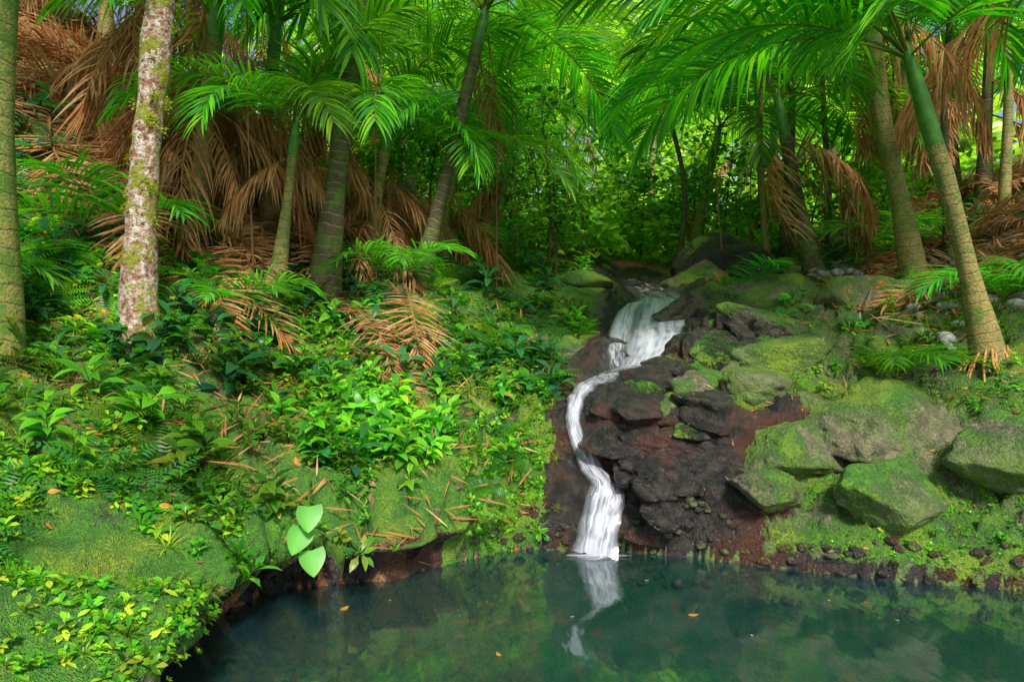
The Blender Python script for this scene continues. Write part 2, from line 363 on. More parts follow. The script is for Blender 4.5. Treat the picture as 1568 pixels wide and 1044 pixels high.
# ------------------------------------------------------------------ water
gx=np.linspace(-3,5.5,30);gy=np.linspace(-4.5,5.45,30);A,Bq=np.meshgrid(gx,gy)
id2=np.arange(900).reshape(30,30);Fw=np.stack([id2[:-1,:-1],id2[:-1,1:],id2[1:,1:],id2[1:,:-1]],-1).reshape(-1,4)
obj('pool_water',mesh('pool_water',np.c_[A.ravel(),Bq.ravel(),np.zeros(900)],Fw,mat=M_water))
def ribbon(P,n=10,nu=13,lift=.02,bow=.03,dens=None):
    S=catmull(P,n);V=[];UV=[];C=[];L=0
    for i,s in enumerate(S):
        if i:L+=np.linalg.norm(S[i,:3]-S[i-1,:3])
        d=S[min(i+1,len(S)-1),:3]-S[max(i-1,0),:3]
        sd=nrm((d[1],-d[0],0));nn=nrm(np.cross(sd,d));nn=nn if nn[2]>0 else -nn
        for j in range(nu):
            u=j/(nu-1);q=(u-.5)*2
            V.append(s[:3]+sd*q*s[3]*1.15+nn*(lift+bow*(1-q*q)))
            UV.append((u,L))
            C.append((s[4],)*3 if len(s)>4 else (1,1,1))
    V=np.array(V);V=V+.016*np.c_[vn(V[:,0]*22,V[:,1]*22,V[:,2]*6,1),vn(V[:,0]*22,V[:,1]*22,V[:,2]*6,2),vn(V[:,0]*22,V[:,1]*22,V[:,2]*6,3)]
    F=[(i*nu+j,i*nu+j+1,(i+1)*nu+j+1,(i+1)*nu+j) for i in range(len(S)-1) for j in range(nu-1)]
    return V,np.array(F),np.array(C),np.array(UV)
wf=bpy.data.objects.new('waterfall',None);scene.collection.objects.link(wf)
dn=np.array([.4,.6,1.0,1.5,1.35,1.5,1.45,.9,.95,1.25,1.35,1.2,1.2,1.2,1.3,1.6])
V,F,C,UV=ribbon(np.c_[PATH,dn]);obj('main_stream',mesh('main_stream',V,F,C,UV,M_fall),wf)
for k,PP in enumerate([[(1.9,9.2,2.14,.08,1.1),(1.5,8.7,1.97,.11,1.4),(1.25,8.1,1.80,.13,1.4),(1.15,7.6,1.56,.10,1.1),(1.1,7.1,1.4,.07,.9)],
    [(1.9,8.2,1.72,.06,1),(2.2,7.6,1.58,.13,1.5),(2.05,7.2,1.45,.13,1.4),(1.6,6.95,1.36,.10,1.1)]]):
    P2=np.array(PP);P2[:,2]=height(P2[:,0],P2[:,1])+.03
    V,F,C,UV=ribbon(P2,8,7);obj('side_trickle_%d'%(k+1),mesh('side_trickle',V,F,C,UV,M_fall),wf)
V=[];UV=[];C=[]
for i in range(9):
    for j in range(33):
        r=i/8*.26;a=2*math.pi*j/32;k=1+.2*math.sin(3*a)+.1*math.sin(7*a)
        V.append((.62+r*1.3*k*math.cos(a),5.04+r*.42*k*math.sin(a),.012+.02*math.exp(-(r/.08)**2)));UV.append((.5,i*.3+j*.2));C.append((1+.9-1.8*(i/8)**.7,)*3)
F=[(i*33+j,i*33+j+1,(i+1)*33+j+1,(i+1)*33+j) for i in range(8) for j in range(32)]
obj('foam',mesh('foam',V,F,C,UV,M_fall),wf)
# ------------------------------------------------------------------ boulders
import bmesh
ICO={}
def ico(sub):
    if sub not in ICO:
        bm=bmesh.new();bmesh.ops.create_icosphere(bm,subdivisions=sub,radius=1)
        ICO[sub]=(np.array([v.co[:] for v in bm.verts]),np.array([[v.index for v in f.verts] for f in bm.faces]));bm.free()
    return ICO[sub]
def rockshape(s,seed,sub=4,planes=15,ang=1.,yaw=0,tilt=0):
    V,F=ico(sub);r=np.random.default_rng(seed*10+1)
    N=r.normal(size=(planes,3));N/=np.linalg.norm(N,axis=1,keepdims=True);D=r.uniform(.5,1.,planes)
    dt=V@N.T;k=np.min(np.where(dt>.08,D/np.maximum(dt,.08),9),axis=1)
    k=np.minimum(k,1.25)
    q=V+seed*3.1
    k=k*ang+(1-ang)*.95
    P=V*k[:,None]
    P=P*(1+.08*fbm(q[:,0]*1.6,q[:,1]*1.6,q[:,2]*1.6,o=2,seed=seed)+.10*fbm(q[:,0]*5,q[:,1]*5,q[:,2]*5,o=3,seed=seed+5))[:,None]
    P=P*np.array(s)
    R=np.array((Matrix.Rotation(yaw,3,'Z')@Matrix.Rotation(tilt,3,'X')).to_3x3())
    return P@R.T,F
def gz(x,y):return float(height(np.array([x]),np.array([y]))[0])
def boulder(name,c,s,seed,zone,sub=5,ang=.6,yaw=0,tilt=0):
    V,F=rockshape(s,seed,sub,10,ang,yaw,tilt);up=V[:,2]/s[2]
    Z=np.tile(np.array(zone,float),(len(V),1));Z[:,1]+=.2*up+.25*fbm(V[:,0]*3+seed,V[:,1]*3,V[:,2]*3)
    return obj(name,mesh(name,V+np.array(c),F,mat=M_ground,zone=np.clip(Z,0,1)))
for i,(bx,by,s,zn,an,yw,tl) in enumerate([(3.5,11.3,(.95,.8,.8),(.85,.2,0),.35,0,0),(1.80,6.15,(.50,.38,.24),(.1,.36,.1),1,.6,.4),(2.5,6.6,(.75,.46,.28),(.0,.36,.1),1,.5,.2),
    (1.42,5.95,(.32,.24,.18),(.1,.40,.1),1,1,.3),(2.5,8.6,(.8,.6,.35),(.5,.34,.1),1,.3,.2),(3.0,7.5,(.9,.6,.36),(.5,.34,.2),1,.4,.3),(1.1,10.0,(.35,.3,.2),(0,.6,.3),.7,0,0),(2.9,10.6,(.7,.5,.4),(.3,.35,.3),.9,0,0),
    (-.62,5.05,(.18,.14,.12),(0,.4,.2),1,0,0),(3.7,7.2,(.7,.5,.34),(0,.36,.3),1,.6,.2),(-.9,4.95,(.24,.16,.17),(.1,.5,.1),1,0,0),(2.15,7.3,(.6,.44,.24),(.9,.2,0),1,.5,.3),(3.4,8.6,(.8,.55,.35),(.2,.35,.2),1,0,.2),(4.3,8.0,(.6,.5,.4),(.1,.3,.3),1,0,.2),
    (2.35,5.55,(.62,.42,.26),(.05,.42,.0),.85,.55,.5),(3.0,5.55,(.75,.45,.30),(.0,.38,.05),.85,.4,.45),(2.75,4.95,(.50,.32,.22),(.1,.50,.0),.85,.3,.5),(3.65,5.1,(.65,.45,.32),(.0,.45,.05),.85,.5,.4),(1.9,5.2,(.34,.24,.18),(.4,.42,.0),.9,.7,.5),(3.4,6.1,(.6,.4,.26),(.0,.33,.15),.9,.5,.3),(2.3,6.15,(.42,.3,.2),(.0,.30,.05),1,.6,.4)]):
    boulder('boulder' if i==0 else 'mossy_rock',(bx,by,gz(bx,by)-s[2]*(.12 if i<14 else .30)),s,i+3,zn,5 if i<6 or i>13 else 4,an,yw,tl)
RV=[];RF=[];RZ=[];nn_=0
r_=random.Random(8);cnt=0
while cnt<150:
    x=r_.uniform(.1,2.8);y=r_.uniform(5.15,9.0)
    pd,_,pw=pathinfo(np.array([x]),np.array([y]));s=r_.uniform(.07,.22)*(1.5 if y>6.5 else 1.)
    if x>1.5+.55*(y-5) or x<.62+.2*(y-5.2): continue
    if pd[0]<pw[0]+s*1.1: continue
    if float(poolsd(np.array([x]),np.array([y]))[0])<s*.4: continue
    V,F=rockshape((s*1.9,s*1.2,s*.5),cnt+40,4 if s>.12 else 3,9,1.,.5+r_.uniform(-.35,.35),.55+r_.uniform(-.15,.25))
    z=gz(x,y);RV.append(V+np.array([x,y,z-.38*s]));RF.append(F+nn_);nn_+=len(V)
    m=.08+(.38 if r_.random()<.18 and x>1.1 else 0);Z=np.tile([.97,m,0.],(len(V),1));Z[:,1]+=.15*V[:,2]/s;RZ.append(Z);cnt+=1
obj('cascade_rocks',mesh('cascade_rocks',np.vstack(RV),np.vstack(RF),mat=M_ground,zone=np.clip(np.vstack(RZ),0,1)))
B=Batch();pv,pf=ico(2)
pts=[]
for i in range(5,14):
    a=POOL[i];b=POOL[i+1]
    for k in range(34):
        t=random.random();o=random.uniform(-.06,.14);pts.append((a[0]+(b[0]-a[0])*t+o*.3,a[1]+(b[1]-a[1])*t+o))
for k in range(260):
    pts.append((random.gauss(-.7,.45),random.gauss(3.1,.4)))
pts=np.array(pts);pz=height(pts[:,0],pts[:,1])
for k in range(4):
    q=pv+k*5;kk=(1+.35*fbm(q[:,0],q[:,1],q[:,2],o=2,seed=k))[:,None];T=(pv*kk*np.array([1,.8,.55]),pf,np.tile([0,.2,.3],(len(pv),1)).astype(float))
    s=slice(k,None,4);n=len(pts[s]);up=np.tile([0,0,1.],(n,1))+rng.normal(0,.25,(n,3))
    B.inst(T,frames(up,rng.uniform(0,6.28,n)),np.c_[pts[s],pz[s]+.005],rng.uniform(.012,.06,n),np.ones((n,3)))
V,F,C=B.arr();C[:,0]=.6*(V[:,2]>-.03);C[:,2]=np.where(V[:,2]<-.03,.6,.1);obj('shore_stones',mesh('shore_stones',V,F,mat=M_ground,zone=C))
B=Batch();n=480;px=rng.uniform(4.2,8.5,n);py=rng.uniform(6.6,10.5,n);pz=height(px,py)
T=(pv*(1+.35*fbm(pv[:,0]*1.3,pv[:,1]*1.3,pv[:,2]*1.3,o=2))[:,None]*np.array([1,.8,.6]),pf,np.ones((len(pv),3)))
B.inst(T,frames(np.tile([0,0,1.],(n,1))+rng.normal(0,.4,(n,3)),rng.uniform(0,6.28,n)),np.c_[px,py,pz+.02],rng.uniform(.03,.12,n),np.ones((n,3)))
M_scree=simple('grey_stone',(.16,.15,.14),(.45,.43,.42),14,.8,.6)
B.obj('loose_stones',M_scree)
# ------------------------------------------------------------------ fronds
GR=[(.07,.32,.02),(.10,.41,.02),(.15,.49,.025),(.07,.28,.07),(.22,.53,.025)]
BR=[(.68,.35,.14),(.60,.24,.07),(.72,.48,.25),(.48,.21,.09)]
def frond(name,L,e0,e1,ll,lw,n,droop,cols,mat,rw=.02,seed=0,skip=.04,seg=4,side_up=.25,curl=0,start=.16,tipc=None,close=1.,jit=5):
    r=random.Random(seed);B=Batch();N=28;P=[];D=[];p=np.zeros(3)
    for i in range(N+1):
        t=i/N;th=math.radians(e0+(e1-e0)*t**1.2);d=np.array([math.cos(th),curl*t,math.sin(th)]);d=nrm(d);P.append(p.copy());D.append(d);p=p+d*L/N
    P=np.array(P);D=np.array(D);rc=(.18,.24,.04) if mat is M_leaf else (.50,.24,.09)
    V=[];
    for i in range(N+1):
        w=rw*(1-.85*i/N);s=nrm(np.cross(D[i],(0,0,1)) if abs(D[i][2])<.98 else (0,1,0));u=np.cross(s,D[i])
        V+=[P[i]+s*w,P[i]+u*w*.7,P[i]-s*w,P[i]-u*w*.7]
    B.add(V,[(i*4+j,i*4+(j+1)%4,i*4+4+(j+1)%4,i*4+4+j) for i in range(N) for j in range(4)],rc)
    for k in range(n):
        t=start+(1-start)*(k+.5)/n;f=t*N;i=min(int(f),N-1);q=P[i]+(P[i+1]-P[i])*(f-i);d=D[i]
        s=np.array([0,1.,0]);s=nrm(s-d*np.dot(s,d));u=np.cross(d,s);u=u if u[2]>=0 or abs(d[2])>.9 else -u
        for sg in (-1,1):
            if r.random()<skip:continue
            a=math.radians((72-48*t**1.5)*close+r.uniform(-jit,jit))
            dd=nrm(d*math.cos(a)+s*sg*math.sin(a)+u*(side_up+r.uniform(-.12,.12)*jit/5))
            l=ll*(.35+1.05*math.sin(math.pi*min(1,(.12+.80*t)))**.8)*r.uniform(1-.12*jit/5,1.08)
            c=np.array(cols[r.randrange(len(cols))])*r.uniform(.85,1.15)
            blade(B,q,dd,l,lw*r.uniform(.8,1.15),seg,droop*r.uniform(.7,1.3),'strip',.25,side=d,c0=c,c1=c*1.15 if tipc is None else np.array(tipc))
    V,F,C=B.arr();return mesh(name,V,F,C,mat=mat)
FR={'up':[frond('frond_up',3.0,72,-15,.76,.05,50,1.0,GR,M_leaf,seed=i) for i in (1,2)],
 'mid':[frond('frond_mid',3.1,45,-50,.8,.05,54,1.2,GR,M_leaf,seed=i,curl=c) for i,c in ((3,.1),(4,-.15),(5,.05))],
 'low':[frond('frond_low',2.9,15,-72,.76,.048,50,1.1,GR,M_leaf,seed=i,curl=c) for i,c in ((6,.1),(7,-.1))],
 'dead':[frond('dead_frond_hanging',2.4,-35,-88,.66,.034,50,2.4,BR,M_dead,seed=i,skip=.12,side_up=-.25,curl=c,close=.6,jit=16) for i,c in ((9,.2),(10,-.2),(12,0),(19,.4))],
 'flat':[frond('dead_frond_fallen',2.2,8,-10,.55,.036,46,.35,BR,M_dead,seed=i,skip=.2,side_up=.12,curl=c,seg=3,close=.8,jit=12) for i,c in ((13,.25),(14,-.2),(15,0))],
 'small':[frond('seedling_frond',1.0,55,-35,.34,.028,22,.8,GR,M_leaf,seed=i,rw=.008) for i in (16,17)]}
def put(kind,parent,p,az,sc=1,pitch=0,roll=0,nm=None):
    m=random.choice(FR[kind]);o=obj(nm or m.name,m,parent,p,None,sc)
    o.rotation_euler=(Matrix.Rotation(math.radians(az),3,'Z')@Matrix.Rotation(math.radians(-pitch),3,'Y')@Matrix.Rotation(math.radians(roll),3,'X')).to_euler()
    return o
def palm(pts,bark,nf=11,sc=1.,dead=2,shaft=.8,flare=1.5,name='palm_tree',az0=0,kinds=None,roots=0,extra=(),deadz=0):
    e=bpy.data.objects.new(name,None);scene.collection.objects.link(e)
    P=np.array(pts,float);P[0,3]*=flare
    b0=P[0].copy();b0[2]-=.35;P=np.vstack([b0,P])
    V,F,UV=tube(P,8,16,.08,seed=len(bpy.data.objects))
    obj('trunk',mesh('trunk',V,F,uv=UV,mat=bark),e)
    top=P[-1];d=nrm(P[-1,:3]-P[-2,:3])
    if shaft:
        q=[np.r_[top[:3]-d*.03,top[3]*1.0],np.r_[top[:3]+d*shaft*.3,top[3]*1.02],np.r_[top[:3]+d*shaft*.75,top[3]*.75],np.r_[top[:3]+d*shaft,top[3]*.4]]
        V,F,UV=tube(q,5,12);obj('crownshaft',mesh('crownshaft',V,F,uv=UV,mat=M_shaft),e)
    c=top[:3]+d*shaft*.85
    kk=kinds or ['up','mid','low']
    for i in range(nf):
        k=kk[i%len(kk)];put(k,e,c+rng.normal(0,.02,3),az0+i*137.5+random.uniform(-12,12),sc*random.uniform(.85,1.12),random.uniform(-8,8),random.uniform(-15,15))
    for i in range(dead):
        put('dead',e,top[:3]-d*random.uniform(0,deadz+.05),random.uniform(0,360),sc*random.uniform(.6,1.),random.uniform(-8,12),random.uniform(-30,30))
    for (k,a,s,pi,ro) in extra: put(k,e,c,a,s,pi,ro)
    for i in range(roots):
        a=2*math.pi*i/roots+random.uniform(-.2,.2);r0=P[1,3]*.8;r1=P[1,3]*random.uniform(1.1,2.8);zt=random.uniform(.06,.2)
        bx,by,bz=P[1,:3];ex=bx+math.cos(a)*r1;ey=by+math.sin(a)*r1-.05
        V,F,UV=tube([(bx+math.cos(a)*r0,by+math.sin(a)*r0,bz+zt,.011),(bx+math.cos(a)*(r0+r1)/2,by+math.sin(a)*(r0+r1)/2,bz+.02,.010),(ex,ey,gz(ex,ey)-.03,.008)],4,6)
        obj('root_%d'%i,mesh('root',V,F,mat=M_root),e)
    return e
def G(x,y,r):return (x,y,gz(x,y),r)
palm([G(-3.52,4.6,.14),(-3.52,4.6,3,.14),(-3.46,4.6,4.2,.13),(-3.4,4.7,6.0,.12)],M_barkg,6,1,0)
palm([G(-3.47,7.5,.10),(-3.38,7.5,3.8,.095),(-3.27,7.5,4.9,.09)],M_bark,7,.9,18,.5,deadz=1.2)
palm([G(-2.02,7.3,.13),(-1.88,7.3,3.3,.11),(-1.72,7.3,4.4,.10),(-1.55,7.3,5.7,.10)],M_barkd,7,1,1,.6)
palm([G(-1.14,8.3,.11),(-.95,8.3,3.0,.09),(-.68,8.3,4.1,.08),(-.42,8.3,5.2,.075)],M_barkd,12,.95,1,.5,az0=20)
palm([G(-2.42,7.0,.07),(-2.32,7.0,2.9,.055),(-2.25,7.0,3.5,.05)],M_bark,8,.55,2,.4,az0=-30)
palm([G(-3.05,8.6,.09),(-3.1,8.6,4.2,.08),(-3.0,8.6,5.2,.08)],M_bark,6,.9,14,.5,deadz=1.2)
palm([G(-4.5,8.4,.11),(-4.4,8.5,4.8,.1),(-4.3,8.6,6.2,.1)],M_barkg,7,1,10,deadz=1.2)
palm([G(-1.0,9.6,.09),(-.95,9.6,3.4,.07),(-.85,9.6,3.8,.07)],M_bark,8,.75,12,.4,deadz=.6)
palm([G(-1.75,8.6,.08),(-1.7,8.6,3.4,.07),(-1.6,8.6,4.0,.07)],M_bark,6,.7,12,.4,deadz=.8)
palm([G(-.25,10.6,.07),(-.2,10.6,3.6,.06),(-.1,10.6,4.2,.055)],M_bark,6,.6,8,.4,deadz=.5)
palm([G(4.34,6.2,.105),(4.12,6.15,2.2,.085),(3.90,6.1,2.95,.078),(3.78,6.1,3.35,.072)],M_bark,5,.95,0,.95,flare=1.5,roots=50,az0=10,
     extra=[('mid',182,1.05,8,15),('mid',200,1.0,12,-10),('low',172,.95,16,0),('up',215,.9,-10,10),('mid',160,.9,8,0)])
palm([G(4.93,8.3,.12),(4.72,8.3,3.3,.11),(4.5,8.3,4.3,.105),(4.36,8.3,5.6,.1)],M_bark,9,1,3,.8)
palm([G(4.41,10,.11),(4.2,10,3.6,.09),(4.0,10,4.6,.085)],M_barkd,9,.9,3,.7)
palm([G(5.9,7.4,.12),(5.8,7.4,4,.11),(5.7,7.4,5.6,.1)],M_barkg,7,1,4,deadz=.8)
palm([G(5.9,5.6,.11),(5.8,5.6,3,.10),(5.6,5.6,3.9,.09)],M_bark,3,1,0,.7,extra=[('mid',155,1,0,10),('low',178,1,14,0)])
bgp=[(3.4,12.9,5.0),(4.9,12.2,5.4),(6.3,11.4,6.0),(7.6,11.0,6.0),(8.4,13.0,6.6),(5.9,15.2,6.0),(-.6,14.5,6.4),(-1.9,12.6,6.6),
 (-3.2,12.5,7.2),(-4.8,11.3,7.4),(-6.3,10.6,8.0),(6.5,20,7.6),(-2.6,18,8.0),(-5,15,9.0),(-7.6,9.4,9),(9.4,10.8,6.6),(.2,12.6,4.4),(3.6,18,7.2),(1.6,19.5,8.2),(-.4,20,8.8),(10,17,8.5)]
for i,(px,py,pz_) in enumerate(bgp):
    zz=gz(px,py);lx=random.uniform(-.5,.5)
    palm([(px,py,zz,.1),(px+lx*.4,py,zz+(pz_-zz)*.5,.09),(px+lx,py,pz_,.08)],random.choice([M_bark,M_barkd,M_barkg]),8,random.uniform(.8,1.05),random.choice([0,1,2])+(5 if px<-2.5 else 0)+(3 if px>5.5 else 0),.7,az0=i*33,deadz=.7)
for (px,py,h,r) in [(4.2,11.2,4,.045),(5.4,11.6,4,.05),(5.0,13.6,4.2,.05),(6.6,12.6,4.5,.05),(3.0,12.4,3.2,.05),(5.9,9.2,4,.05),(7.2,10.0,4.4,.06)]:
    z=gz(px,py);palm([(px,py,z,r),(px+random.uniform(-.15,.15),py,z+h*.5,r*.9),(px+random.uniform(-.3,.3),py,z+h,r*.8)],random.choice([M_bark,M_barkd]),6,.5,1,.3,az0=px*50)
for (px,py,s,n) in [(3.55,6.3,.75,9),(-.3,10.5,1.2,8),(-1.3,7.9,1.,8),(.7,12.2,1.3,9),(-2.7,6.4,.8,7),(-3.9,6.6,1.1,8),(5.1,7.0,1.,8),(3.2,9.3,.9,7),(-.2,7.3,.5,6),(1.5,13.6,1.5,9),(5.6,10,1.3,8),(-4.3,5.2,1,7)]:
    e=bpy.data.objects.new('palm_seedling',None);scene.collection.objects.link(e);z0=gz(px,py)
    for i in range(n):put('small',e,(px,py,z0),i*137.5,s*random.uniform(.8,1.2),random.uniform(-10,10),random.uniform(-20,20))
ff=bpy.data.objects.new('fallen_palm_fronds',None);scene.collection.objects.link(ff)
def lay(px,py,az,sc,lift=.08,kind='flat'):
    a=math.radians(az);L=2.0*sc
    z0=gz(px,py);z1=gz(px+math.cos(a)*L,py+math.sin(a)*L)
    put(kind,ff,(px,py,z0+lift),az,sc,math.degrees(math.atan2(z1-z0,L)),random.uniform(-30,30))
for (px,py,az,sc) in [(-1.75,7.3,-62,.62),(-1.2,7.6,-75,.7),(-2.6,7.3,-20,.55),(-.9,6.9,-110,.35),(-2.9,6.7,-35,.6),(-3.3,7.2,-55,.8),(5.3,8.2,-40,.8),(6.2,8.8,-120,.8),(5.2,7.8,-160,.6),(4.9,7.6,20,.7),(5.6,9.5,-20,.8),(6.5,10,200,.8),(-1.6,6.6,-50,.4),(-.6,6.6,150,.3),(-1.45,7.0,-68,.5),(-1.0,6.3,-70,.3)]:
    lay(px,py,az,sc,.12)
for i in range(85):
    px=random.uniform(-8,-2.4);py=random.uniform(7.2,12)
    if px>-3 and py<7.8: continue
    lay(px,py,random.uniform(-150,-20),random.uniform(.45,.95),random.uniform(.05,.3))
for i in range(26):
    lay(random.uniform(4.8,9),random.uniform(8.2,13),random.uniform(-180,0),random.uniform(.5,.9),random.uniform(.05,.25))
# ------------------------------------------------------------------ mottled mossy tree
tr=bpy.data.objects.new('moss_covered_tree',None);scene.collection.objects.link(tr)
V,F,UV=tube([(-3.0,5.5,gz(-3,5.5)-.4,.20),(-3.0,5.5,gz(-3,5.5)+.1,.16),(-2.99,5.5,2.5,.118),(-2.93,5.5,3.3,.112),(-2.83,5.5,4.3,.105),(-2.75,5.5,5.6,.10),(-2.6,5.6,7.2,.08)],8,28,.28,5)
obj('trunk',mesh('trunk',V,F,uv=UV,mat=M_mott),tr)
leafT=(np.array([(0,0,0),(.35,.26,.05),(.7,.2,.0),(1,0,-.12),(.7,-.2,.0),(.35,-.26,.05)],float),np.array([(0,5,4,3),(0,3,2,1)]),np.ones((6,3))*np.array([1,1,1.]))
def cloud(B,c,rad,n,size,cols,updir=.5):
    c=np.array(c);d=rng.normal(size=(n,3));d/=np.linalg.norm(d,axis=1,keepdims=True)
    r=rng.uniform(.35,1,n)**.6;p=c+d*r[:,None]*np.array(rad)*(1+.35*vn(d[:,0]*2.2+c[0],d[:,1]*2.2+c[1],d[:,2]*2.2,3))[:,None]
    up=rng.normal(size=(n,3))*.55+np.array([0,-.15,updir+.4])
    ci=rng.integers(0,len(cols),n);t=np.array(cols)[ci]*rng.uniform(.7,1.3,(n,1))
    B.inst(leafT,frames(up,rng.uniform(0,6.28,n)),p,size*rng.uniform(.6,1.3,n),t)
LG=[(.10,.32,.016),(.16,.41,.02),(.08,.25,.025),(.23,.46,.02)]
B=Batch()
for i in range(26):
    t=random.uniform(2.0,4.4);a=random.uniform(2.6,6.8);cx=-2.99+(t-2.5)*.085
    cloud(B,(cx+.12*math.cos(a),5.5+.12*math.sin(a),t),(.035,.035,.06),45,.022,[(.4,.42,.03),(.2,.3,.02),(.5,.46,.08)])
V,F,C=B.arr();obj('trunk_moss',mesh('trunk_moss',V,F,C,mat=M_plant),tr)
def broadtree(x,y,h,rad,n,size,cols,name='rainforest_tree',parent=None,r=.12,top=None):
    e=parent
    if e is None:
        e=bpy.data.objects.new(name,None);scene.collection.objects.link(e);z=gz(x,y)
        V,F,UV=tube([(x,y,z-.3,r*1.4),(x,y,z+.4,r),(x+.2,y,z+(h-z)*.6,r*.8),(x+.3,y,h,r*.3)],6,10,.15,3);obj('trunk',mesh('trunk',V,F,uv=UV,mat=M_barkd),e);x+=.2
    z0=h-rad*.9;B=Batch()
    for i in range(9):
        a=i*2.4;d=rad*random.uniform(.5,1.);ex,ey,ez=x+math.cos(a)*d,y+math.sin(a)*d,h+random.uniform(-.6,.7)*rad*.7
        V,F,UV=tube([(x,y,z0,r*.35),((x+ex)/2,(y+ey)/2,(z0+ez)/2+.15,r*.22),(ex,ey,ez,r*.06)],4,6);obj('limb_%d'%i,mesh('limb',V,F,uv=UV,mat=M_barkd),e)
        for k in range(3):
            cloud(B,(ex+random.uniform(-.4,.4)*rad,ey+random.uniform(-.4,.4)*rad,ez+random.uniform(-.3,.3)*rad),(rad*.38,rad*.38,rad*.28),n//27,size,cols)
    V,F,C=B.arr();obj('crown',mesh('crown',V,F,C,mat=M_plant),e)
broadtree(-2.65,5.6,7.4,1.0,500,.13,LG,parent=tr)
BG2=[(.26,.56,.02),(.36,.64,.03),(.18,.46,.02),(.50,.70,.06)]
FARC=[(.56,.76,.10),(.66,.82,.20),(.42,.70,.06)]  # far leaves made paler: bright background haze put into their colour
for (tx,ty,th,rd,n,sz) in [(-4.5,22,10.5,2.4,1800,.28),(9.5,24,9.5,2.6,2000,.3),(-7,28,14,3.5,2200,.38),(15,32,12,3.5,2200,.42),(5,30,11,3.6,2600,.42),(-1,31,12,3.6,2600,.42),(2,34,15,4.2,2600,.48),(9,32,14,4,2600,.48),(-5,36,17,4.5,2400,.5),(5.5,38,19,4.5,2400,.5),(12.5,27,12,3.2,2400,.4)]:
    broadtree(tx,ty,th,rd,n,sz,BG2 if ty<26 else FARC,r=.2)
B=Batch();SB=Batch()
for i in range(75):
    x=random.uniform(-3.5,6);y=random.uniform(9.5,19)
    if 1.2<x<3 and y<13: x-=1.8
    z=gz(x,y);h=random.uniform(.8,2.6)
    V,F,UV=tube([(x,y,z-.1,.02),(x+random.uniform(-.1,.1),y,z+h*.5,.015),(x+random.uniform(-.3,.3),y,z+h,.006)],3,5);SB.add(V,F,(.1,.07,.04))
    for k in range(5):cloud(B,(x+random.gauss(0,.3),y+random.gauss(0,.3),z+h*random.uniform(.4,1.05)),(.42,.42,.25),55,.12 if y<13 else .16,LG+[(.06,.17,.04)])
for i in range(110):
    x=random.uniform(-9,12);y=random.uniform(12,34);z=gz(x,y);s=random.uniform(.5,1.2)
    cloud(B,(x,y,z+s*.4),(s,s,s*.75),int(180*s),.13+.007*y,BG2)
B.obj('understory_foliage',M_plant);SB.obj('sapling_stems',M_plant)
B=Batch()
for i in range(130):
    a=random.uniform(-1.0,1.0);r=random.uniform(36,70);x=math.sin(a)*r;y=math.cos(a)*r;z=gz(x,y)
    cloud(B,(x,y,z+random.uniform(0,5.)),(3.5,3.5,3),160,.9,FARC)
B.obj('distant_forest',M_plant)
# ------------------------------------------------------------------ ground plants
def rosette(n,L,Wd,el,droop,pet,prof,cols,seed,stem=0,seg=4):
    r=random.Random(seed);B=Batch()
    for i in range(n):
        a=i*2.4+r.uniform(-.3,.3);e=math.radians(el+r.uniform(-22,22));h=stem*i/n
        c=np.array(r.choice(cols))*r.uniform(.8,1.2)
        blade(B,(r.uniform(-.01,.01),r.uniform(-.01,.01),h),(math.cos(a)*math.cos(e),math.sin(a)*math.cos(e),math.sin(e)),L*r.uniform(.7,1.15),Wd*r.uniform(.8,1.1),seg,droop,prof,.18,c0=c,c1=c*1.1,pet=pet)
    if stem:
        w=.004;B.add([(w,0,0),(-w,w,0),(-w,-w,0),(w*.5,0,stem),(-w*.5,w*.5,stem),(-w*.5,-w*.5,stem)],[(0,1,4,3),(1,2,5,4),(2,0,3,5)],(.1,.13,.03))
    return B.arr()
def fern(n,L,seed,col):
    r=random.Random(seed);B=Batch()
    for i in range(n):
        a=i*2.4+r.uniform(-.3,.3);e=math.radians(r.uniform(35,60));p=np.zeros(3);d=np.array([math.cos(a)*math.cos(e),math.sin(a)*math.cos(e),math.sin(e)]);l=L*r.uniform(.8,1.1)
        c=np.array(col)*r.uniform(.8,1.2);N=14
        for k in range(N):
            s=nrm(np.cross(d,(0,0,1)));t=k/N;w=l*.26*math.sin(math.pi*(t*.85+.13))
            if k>1:
                for sg in(-1,1):blade(B,p,s*sg+d*.35,w,l*.05,2,.5,'strip',.1,side=d,c0=c)
            p=p+d*l/N;d=nrm(d+np.array([0,0,-1.3/N]))
    return B.arr()
BG=[(.09,.36,.018),(.15,.49,.022),(.06,.25,.035),(.25,.56,.028)]
YG=[(.36,.60,.035),(.23,.55,.028),(.48,.62,.045)]
DG=[(.035,.17,.04),(.05,.21,.06),(.04,.18,.10)]
